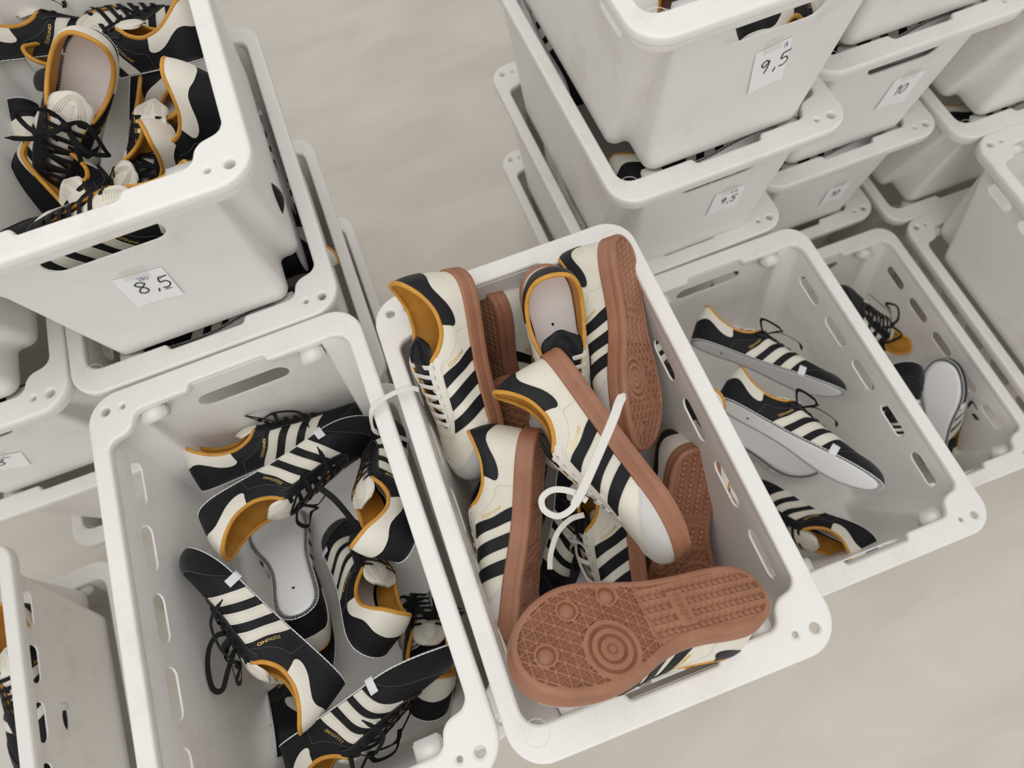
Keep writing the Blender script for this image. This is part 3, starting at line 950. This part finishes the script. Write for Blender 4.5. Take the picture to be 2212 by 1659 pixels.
def pose(heel, toe, z, roll, end=-1, L=.288):
    """rigid pose: heel point at height z under photo pixel, toe on its own sight line at shoe length (end -1 lower, +1 higher)"""
    h = at(*heel, z); d = ray(*toe).normalized(); q = CAM_POS - h
    b_ = q.dot(d); c_ = q.dot(q) - L*L; disc = b_*b_ - c_
    if disc < 0: t = CAM_POS + d*(-b_); t = h + (t-h).normalized()*L
    else: t = CAM_POS + d*(-b_ + (math.sqrt(disc) if end < 0 else -math.sqrt(disc)))
    m_ = t.z
    a = (t-h).normalized(); c = (CAM_POS-(h+t)/2); c = (c - a*c.dot(a)).normalized()
    r = a.cross(c); ro = math.radians(roll)
    up = c*math.cos(ro) + r*math.sin(ro)
    y = up.cross(a)
    R = Matrix((a, y, up)).transposed()
    return h, R, m_

def put(name, label, cat_, kind, heel, toe, z, roll, mir=1, end=-1, group=None, note=False, **kw):
    h, R, zm = pose(heel, toe, z, roll, end)
    r = bpy.data.objects.new(name, None); COL.objects.link(r)
    r.empty_display_size = .05
    zoff = .012 if kind == 'white' else 0.0
    r.matrix_world = Matrix.Translation(h - (R @ Vector((0, 0, zoff)))) @ R.to_4x4()
    r['label'] = label; r['category'] = cat_
    if group: r['group'] = group
    for nm, me, lab, ch in proto(kind, mir, **kw):
        p = link(nm, me, r, lab)
        if nm in FINE: p['kind'] = 'stuff'
        for n2, m2, l2 in ch:
            c = link(n2, m2, p, l2)
            if n2 in FINE: c['kind'] = 'stuff'
    if DEBUG: print('SHOE', label[:40], 'heel z=%.3f toe z=%.3f' % (h.z, zm))
    return r
FINE = {'eyelets', 'overlock_stitching', 'eyestay_stitching', 'stripe_stitching', 'toe_stitching', 'quarter_seam', 'embossed_lines'}
DEBUG = False
WG, BG = 'white gum-soled sneakers in the middle crate', None
def W(label, *a, **k): return put('sneaker', label, 'sneaker', 'white', *a, group='white gum-soled sneakers in the middle crate', **k)
def K(label, *a, grp='black sneaker uppers in the lower left crate', **k): return put('sneaker_upper', label, 'shoe upper', 'black', *a, group=grp, **k)

# ------------------------------------------------------------------ floor
fm = MB(); fm.add([(-6,-5,0),(7,-5,0),(7,7,0),(-6,7,0)], [(0,1,2,3)])
fl = link('floor', fm.mesh('floor', 'floor', False)); fl['kind'] = 'structure'

# ------------------------------------------------------------------ crates
CR = {}
def crates(stack, levels, labels, dxy=None):
    x, y, w = STK[stack]
    for l, lab in zip(levels, labels):
        ox, oy, ow = (dxy or {}).get(l, (0, 0, 0))
        CR[stack, l] = make_crate(x+ox, y+oy, l, w+ow, lab)
crates('A', [1,0,-1,-2], ['white crate heaped with black shoe uppers, top of the stack marked 8,5',
    'second crate down in the 8,5 stack, two holes in its front corner', 'third crate down in the 8,5 stack, edge on over the floor',
    'lowest crate of the 8,5 stack, its rim edge on above the bare floor'])
crates('B', [0,-1,-2], ['open white crate of black uppers at the lower left of the photo', 'crate under the open crate of black uppers at lower left', 'lowest crate under the lower left open crate, on the floor'])
crates('C', [0,-1,-2], ['open white crate in the middle heaped with white gum-soled sneakers', 'crate directly under the crate of white gum-soled sneakers', 'lowest crate under the crate of white sneakers, on the floor'])
crates('D', [-1,-2], ['open white crate of black uppers right of the white sneakers', 'floor crate under the black uppers right of the white sneakers'], {-2: (-.016, -.004, 0)})
crates('E', [-2], ['open white crate on the floor with few uppers, right of two open crates'])
crates('F', [-1,-2], ['white crate at the far right edge with long side slots towards the camera', 'floor crate under the slotted crate at the far right edge'])
crates('G', [1,0,-1,-2], ['top crate of the 9,5 stack with the larger handwritten sheet', 'second crate of the 9,5 stack, smaller sheet under its handle',
    'third crate of the 9,5 stack, behind the white sneakers', 'lowest crate of the 9,5 stack standing on the floor'], {-1: (0, .016, 0), -2: (0, .018, 0)})
crates('H', [1,0,-1,-2], ['top crate of the stack marked 10, cut by the upper photo edge', 'crate with the clearer sheet 10, second in its stack',
    'crate with the blurred sheet 10, third in its stack', 'lowest crate of the stack marked 10'], {1: (.003, 0, 0), 0: (.003, 0, 0), -1: (.003, 0, 0), -2: (.003, .002, 0)})
crates('I', [0,-1,-2], ['top crate in shade at the upper right photo corner', 'shaded crate behind and right of the stack marked 10', 'lowest shaded crate right of the stack marked 10'])
crates('J', [1,0,-1,-2], ['top crate left of the 8,5 stack, cut by the left photo edge', 'crate with sheet 8 left of the 8,5 stack', 'crate below the one with sheet 8', 'lowest crate of the stack with sheet 8, on the floor'])
crates('K', [-1,-2], ['grey shaded crate with side slots at the lower left photo corner', 'floor crate under the shaded slotted one at lower left'])

SW, SK = [], {}
# ------------------------------------------------------------------ white sneakers in the middle crate
SW.append(W('white sneaker on its side in the back left corner, lace hooked over the rim', (976,580), (1046,1022), .882, 58, 1, bow_lace=0))
SW.append(W('white sneaker whose shaded gum tread presses against the back left sneaker', (1056,622), (1108,965), .79, -120, 1, bow_lace=0))
SW.append(W('white sneaker standing upright at the back, ribbed insole and black tongue showing', (1170,572), (1238,1000), .865, -8, 1, bow_lace=0))
SW.append(W('white sneaker on its side along the right rim, gum tread to the right', (1328,512), (1396,975), .852, 116, -1, bow_lace=0))
SW.append(W('white sneaker lying on top of the pile with a loose lace end crossing its sole', (1184,762), (1487,1188), .865, 80, 1, bow_lace=0))
SW.append(W('white sneaker on its side along the left rim, black heel tab at its top', (1152,925), (1118,1405), .805, 104, -1, bow_lace=0))
SW.append(W('white sneaker buried under the topmost one, gold word and loose white laces', (1345,970), (1368,1400), .70, 72, 1, bow_lace=1))
SW.append(W('white sneaker sole up at the right of the pile, heel tread showing', (1508,962), (1445,1360), .735, 155, 1, bow_lace=0))
SW.append(W('white sneaker upside down at the front, its whole gum tread facing up', (1642,1282), (1112,1415), .845, -158, 1, end=1, bow_lace=0))
SW.append(W('white sneaker mostly hidden in the middle, only its ringed forefoot tread showing', (1105,1185), (1110,830), .57, 160, 1, end=1, bow_lace=0))
K('black upper deep between the white sneakers, a dark shape under the top one', (1235,960), (1192,1290), .72, -60, 1, grp='black uppers tucked among the white sneakers', ysc=.8, bow_lace=0)
SW.append(W('white sneaker underneath the upside down one, only gum edge and lace loops showing', (1500,1300), (1165,1370), .70, -75, 1, bow_lace=1))
G2_ = 'black uppers tucked among the white sneakers'
K('black upper poking out behind the sneaker on the right rim', (1458,905), (1390,700), .69, 90, 1, grp=G2_, ysc=.8, bow_lace=0)
K('black upper buried at the right of the white sneakers, only its edge showing', (1480,1010), (1548,1240), .66, -100, 1, grp=G2_, ysc=.8, bow_lace=0)
K('black upper under the upside down sneaker, stitched heel edge showing', (1545,1335), (1190,1400), .67, -62, 1, grp=G2_, ysc=.8, bow_lace=0)

# ------------------------------------------------------------------ black uppers in the lower left crate
K('black upper at the back of the pile with cream heel and far-side lace loop', (432,1060), (810,895), .66, -80, -1, ysc=.8)
SK['open'] = K('black upper with its mustard-lined opening and cream tongue facing the camera', (428,1125), (808,905), .72, 56, 1, ysc=.9)
K('black upper leaning under the right rim with its cream heel tab down', (880,1205), (830,925), .76, -50, -1, ysc=.9, bow_lace=0)
K('black upper with open mustard lining at the centre right of the pile', (805,1422), (745,1140), .70, 36, 1, ysc=.95, bow_lace=0)
K('black upper turned sole up with its white insole board and pin hole showing', (650,1335), (590,1090), .70, 172, 1, ysc=.85, bow_lace=0)
SK['left'] = K('black upper lying at the left of the pile, long lace loop at its left', (748,1480), (415,1178), .70, -80, -1, ysc=.8)
K('black upper beneath the left one, overlocked edge to the lower left', (598,1625), (555,1400), .62, 95, 1, ysc=.8, bow_lace=0)
K('black upper on its side at the front of the pile, toe to the upper right', (618,1610), (965,1375), .66, 82, 1, end=1, ysc=.8)
K('black upper wedged along the right wall with tangled laces, heel towards the front', (930,1560), (900,1250), .66, 10, 1, ysc=.85)
K('black upper half hidden beside the right wall, strip of white insole showing', (900,1400), (885,1180), .63, 150, 1, ysc=.85, bow_lace=0)
K('black upper deep in the middle of the pile, mustard edge showing', (715,1460), (690,1230), .62, -70, 1, ysc=.85, bow_lace=0)

# ------------------------------------------------------------------ black uppers in the top left crate
GA = 'black sneaker uppers in the top left crate'
K('black upper facing up at the front of the top left crate, cream tongue', (210,62), (98,490), 1.02, 5, 1, grp=GA, ysc=.95)
K('black upper on its side at the back left of the top left crate', (-62,140), (385,90), .95, -92, -1, grp=GA, ysc=.8)
K('black upper at the back right of the top left crate, cream heel corner', (458,118), (95,200), .95, 84, 1, grp=GA, ysc=.8, bow_lace=0)
K('black upper with cream stripes in the middle of the top left crate', (300,100), (290,470), .96, -72, -1, grp=GA, ysc=.8, bow_lace=0)
K('black upper leaning on the right wall of the top left crate, cream heel curve', (496,185), (385,520), 1.02, 82, 1, grp=GA, ysc=.85, bow_lace=0)
K('black upper with laces at the front right of the top left crate', (432,290), (240,545), .96, 42, -1, grp=GA, ysc=.8, bow_lace=0)
K('black upper at the lower left of the top left crate, partly outside the photo', (50,210), (-10,480), .93, -20, 1, grp=GA, ysc=.8)

# ------------------------------------------------------------------ black uppers in the crate right of the white sneakers
GD = 'black sneaker uppers right of the white sneakers'
K('black upper at the back of the right-hand crate, lying over a white board', (1490,735), (1822,862), .49, -112, -1, grp=GD, ysc=.75)
K('black upper in the middle of the right-hand crate, toe to the lower right', (1545,862), (1900,1065), .535, -116, -1, grp=GD, ysc=.8)
K('black upper turned sole up beside the rim of the right-hand crate', (1505,885), (1785,1018), .42, -162, 1, grp=GD, ysc=.85, bow_lace=0)
K('black upper at the front of the right-hand crate, mustard opening to the right', (1900,1180), (1600,1055), .42, -48, 1, grp=GD, ysc=.9, bow_lace=0)

# ------------------------------------------------------------------ crate on the floor further right
GE = 'black sneaker uppers in the floor crate at the right'
K('black upper standing toe up in the floor crate, only its dark toe showing', (1905,980), (1950,775), .06, 20, 1, grp=GE, end=1, ysc=.85, bow_lace=0)
K('upper with white insole board towards the camera in the floor crate', (2005,1010), (2045,782), .07, 150, 1, grp=GE, end=1, ysc=.85)
K('upper at the back of the floor crate, cream heel above the neighbouring rim', (1895,760), (1800,640), .12, 60, 1, grp=GE, end=1, ysc=.85)

# ------------------------------------------------------------------ uppers glimpsed inside the stacked crates
GS = 'black uppers glimpsed inside stacked crates'
K('black upper seen through the gap right of the 8,5 crate', (640,590), (548,330), .68, 90, 1, grp=GS, ysc=.8, bow_lace=0)
K('black upper seen through the left gap under the top 9,5 crate', (1345,330), (1560,400), .72, 80, 1, grp=GS, ysc=.8, bow_lace=0)
K('black upper in the top 9,5 crate with ribbed cream tongue at the photo edge', (1500,-120), (1460,90), .95, 10, 1, grp=GS, ysc=.9, bow_lace=0)
K('black upper behind the handle slot of the top 9,5 crate', (1600,10), (1800,-60), .98, 80, 1, grp=GS, ysc=.8, bow_lace=0)

# more uppers seen only in the dark gaps between stacked crates
def Kin(label, stack, level, lx, ly, dz, yaw, roll, grp, mir=1, cream=0):
    x, y, w = STK[stack]; c, s_ = math.cos(w), math.sin(w)
    r = put('sneaker_upper', label, 'shoe upper', 'black', (1106, 800), (1106, 600), .7, 0, mir, group=grp, ysc=.8, bow_lace=0)
    a = Matrix.Rotation(w + yaw, 4, 'Z') @ Matrix.Rotation(roll, 4, 'X')
    r.matrix_world = Matrix.Translation((x + c*lx - s_*ly, y + s_*lx + c*ly, FLOOR_TO_RIM + level*PITCH + dz)) @ a
    return r
H_ = math.pi/2
Kin('black upper showing as a dark strip in the front gap below the 8,5 crate', 'A', 0, -.140, -.236, -.075, 0, -H_, GS)
Kin('black upper in the dark gap beside the notched corner below the 8,5 crate', 'A', 0, .140, -.170, -.07, H_, -H_, GS)
Kin('black upper along the right edge of the second 8,5 crate', 'A', 0, .142, -.02, -.12, H_, -H_, GS, -1)
Kin('black upper in the gap along the third 8,5 crate', 'A', -1, .142, -.16, -.07, H_, -H_, GS)
Kin('black upper in the front gap below the larger 9,5 sheet', 'G', 0, -.140, -.236, -.075, 0, -H_, GS)
Kin('black upper behind the front rim, right part of the second 9,5 crate', 'G', 0, .140, -.17, -.08, H_, -H_, GS)
Kin('black upper along the left edge of the second 9,5 crate', 'G', 0, -.142, -.02, -.08, H_, H_, GS, -1)
Kin('black upper along the left edge of the third 9,5 crate', 'G', -1, -.142, -.15, -.07, H_, H_, GS, -1)
Kin('black upper in the front gap of the third 9,5 crate', 'G', -1, -.140, -.236, -.075, 0, -H_, GS)
Kin('black upper in the front gap of the second crate marked 10', 'H', 0, -.140, -.236, -.075, 0, -H_, GS)
Kin('black upper in the front gap of the third crate marked 10', 'H', -1, -.140, -.236, -.075, 0, -H_, GS)
Kin('black upper in the corner gap of the shaded crate behind the stack marked 10', 'I', -1, -.140, -.236, -.075, 0, -H_, GS)
Kin('black upper in the corner gap of the crate with sheet 8', 'J', 0, -.140, -.236, -.09, 0, -H_, GS)
# fillers lying deeper in the top left crate
Kin('black upper lying flat deep in the top left crate, under the cream tongue one', 'A', 1, -.10, .02, -.20, -1.2, .3, GA)
Kin('black upper lying flat deep at the right of the top left crate', 'A', 1, .06, .12, -.21, -1.9, -.2, GA)
Kin('black upper lying flat deep at the front of the top left crate', 'A', 1, -.12, -.17, -.21, .1, .2, GA)
Kin('black upper lying flat deep at the back of the top left crate', 'A', 1, -.12, .2, -.21, .4, .2, GA)
Kin('black upper along the front wall of the top left crate behind its handle slot', 'A', 1, .108, -.200, -.135, math.pi-.10, 0, GA)
GK = 'black uppers glimpsed in the shaded crate at lower left'
Kin('black upper behind the rear side slots of the shaded lower left crate', 'K', -1, .122, .215, -.115, -H_, 0, GK)
Kin('black upper behind the front side slots of the shaded lower left crate', 'K', -1, .122, -.09, -.115, -H_, 0, GK)

# ------------------------------------------------------------------ handwritten sheets taped to crate fronts
def strokes(mb, polys, w, z):
    for P in polys:
        P = cat([(a, b_, 0) for a, b_ in P], 6) if len(P) > 2 else np.array([(a, b_, 0) for a, b_ in P])
        mb.ribbon([Vector((p[0], p[1], z)) for p in P], [Vector((0, 0, 1))]*len(P), w, .0003)
GL = {   # glyphs in a 1 x 1.6 cell
    '8': [[(.75,1.45),(.45,1.6),(.15,1.35),(.35,1.0),(.7,.65),(.75,.25),(.4,0),(.1,.25),(.25,.65),(.6,.95),(.85,1.25),(.75,1.45)]],
    '5': [[(.25,1.5),(.18,.9),(.6,.95),(.8,.5),(.5,.05),(.1,.1)], [(.25,1.5),(.95,1.62)]],
    '9': [[(.75,1.2),(.5,1.55),(.15,1.25),(.3,.85),(.7,1.1),(.8,1.4),(.7,.6),(.5,0)]],
    ',': [[(.35,.15),(.2,-.3)]],
    '1': [[(.2,1.1),(.55,1.55),(.5,0)]],
    '0': [[(.5,1.55),(.12,1.0),(.25,.15),(.6,.05),(.85,.7),(.7,1.4),(.5,1.55)]],
    '-': [[(-.1,.0),(.2,.15),(.5,-.05),(.9,.05)]],
    'A': [[(.1,0),(.5,1.5),(.8,0)], [(.25,.6),(.75,.65)]],
    'x': [[(.0,.2),(1.4,1.2)], [(.1,1.2),(1.3,.1)], [(.3,0),(.5,1.4)], [(.8,0),(.9,1.5)], [(-.1,.7),(1.6,.8)]],
    'H': [[(.1,0),(.2,1.4)], [(.8,0),(.8,1.4)], [(.15,.7),(.8,.75)]],
    'k': [[(.1,1.2),(.3,.2),(.6,1.1)], [(.7,1.1),(.7,.2)], [(1.2,.9),(.8,.6),(1.2,.2),(1.5,.7),(1.1,.9)]],
    '~': [[(0,.3),(.2,.7),(.4,.2),(.6,.8),(.8,.3),(1,.7),(1.2,.3),(1.4,.6)]],
}
def sheet_on(crate, x, z, w, h, rot, text, label, extra=(), size=.020, side='front', y=None, pen=.0016):
    r = CR[crate]
    m_ = MB()
    n = 8; V = []
    for i in range(n+1):
        for j in range(n+1):
            a, b_ = (i/n-.5)*w, (j/n-.5)*h
            V.append((a, b_, .0022*((i/n-.5)**2*4)*(1-j/n) + .0004))
    F = grid_faces(n+1, n+1)
    m_.add(V, F); m_.add([(v[0], v[1], v[2]-.00025) for v in V], F)
    p = link('paper_sheet', m_.mesh('paper_sheet', 'paper'), r, label)
    # wall of the crate leans in towards the bottom
    t = (-z-.008)/(BODY_H-.008); yw = .2745+(.2555-.2745)*t
    lean = math.atan((.2745-.2555)/(BODY_H-.008))
    p.location = (x, -(yw+.0007), z)
    p.rotation_euler = Matrix(((1,0,0),(0,0,-1),(0,1,0))).to_euler()
    p.rotation_euler = (Matrix.Rotation(math.pi/2+lean, 3, 'X') @ Matrix.Rotation(rot, 3, 'Z')).to_euler()
    wb = MB(); cx = -len(text.replace(',', ''))*size*.28
    for ch in text:
        s = size; adv = s*(.35 if ch == ',' else .72 if ch != '1' else .5)
        strokes(wb, [[(cx+a*s*.62, -.008+b_*s*.62) for a, b_ in P] for P in GL[ch]], pen, .0016)
        cx += adv
    link('handwriting', wb.mesh('handwriting', 'ink_black'), p, 'black marker handwriting')
    if extra:
        eb = MB()
        for ch, ex, ey, s in extra: strokes(eb, [[(ex+a*s, ey+b_*s) for a, b_ in P] for P in GL[ch]], .0006, .0016)
        link('pen_note', eb.mesh('pen_note', 'ink_blue'), p, 'faint blue pen marks')
    tb = MB(); tb.box((-w*.28, h*.5-.010, .0008), (w*.22, h*.5+.012, .0011))
    link('tape_strip', tb.mesh('tape_strip', 'tape', False), p, 'clear tape')
    return p
sheet_on(('A',1), -.004, -.146, .056, .064, -.12, '8,5', 'white paper sheet handwritten 8,5', [('k', -.004, .016, .008), ('H', .016, .012, .004), ('~', .014, -.014, .006)], .024)
sheet_on(('G',1), .020, -.134, .048, .074, .17, '9,5', 'white paper sheet handwritten 9,5', [('A', .014, .024, .006)], .024)
sheet_on(('G',0), .035, -.142, .056, .060, -.05, '9,5', 'smaller white paper sheet handwritten 9,5', [('H', .010, .018, .005), ('A', .002, .019, .004)], .018)
sheet_on(('H',0), .044, -.147, .062, .074, -.04, '10', 'white paper sheet handwritten 10', [], .024)
sheet_on(('H',-1), .047, -.166, .054, .066, .05, '10', 'blurred white paper sheet handwritten 10', [], .020)
sheet_on(('J',0), -.024, -.150, .066, .060, -.45, '8', 'white paper sheet handwritten 8', [('~', .006, .016, .008)], .026)

# ------------------------------------------------------------------ loose laces, each belonging to its shoe
def lace_path(name, shoe, pts, w, mat, tip=True, label=None):
    inv = shoe.matrix_world.inverted()
    P = cat([tuple(inv @ at(*q)) for q in pts], 7)
    mb = MB(); up = inv.to_3x3() @ Vector((0, 0, 1))
    ws = [w]*len(P)
    if tip: ws[-4:] = [w*.9, w*.55, w*.38, w*.36]
    mb.ribbon([Vector(p) for p in P], [up]*len(P), ws)
    return link(name, mb.mesh(name, mat), shoe, label)
lace_path('loose_lace', SW[0], [(905,842,.845), (880,838,.853), (845,852,.848), (812,872,.846), (801,895,.836), (806,925,.80), (822,940,.77)], .0070, 'white_lace', label='lace end hooked over the crate rims')
lace_path('loose_lace', SW[4], [(1240,1092,.915), (1262,1050,.926), (1295,975,.945), (1325,905,.955), (1338,868,.956), (1349,850,.952)], .0100, 'white_lace', label='long lace end with tip crossing the sole')
lace_path('lace_loop', SW[4], [(1268,1082,.915), (1235,1062,.918), (1195,1058,.915), (1171,1076,.91), (1176,1102,.908), (1206,1115,.91), (1236,1098,.915), (1246,1070,.918)], .0070, 'white_lace', False)
lace_path('lace_loop', SW[6], [(1262,1112,.80), (1232,1122,.80), (1205,1150,.79), (1190,1195,.78), (1188,1230,.77)], .0070, 'white_lace', False)
lace_path('lace_loop', SK['left'], [(500,1368,.72), (470,1372,.72), (452,1400,.715), (449,1445,.71), (460,1488,.705), (480,1490,.705), (492,1450,.71), (506,1405,.72)], .0070, 'black_lace', False, 'long hanging lace loop')
lace_path('loose_lace', SK['open'], [(688,1052,.78), (722,1078,.78), (758,1120,.76), (792,1165,.73)], .0080, 'black_lace', True)
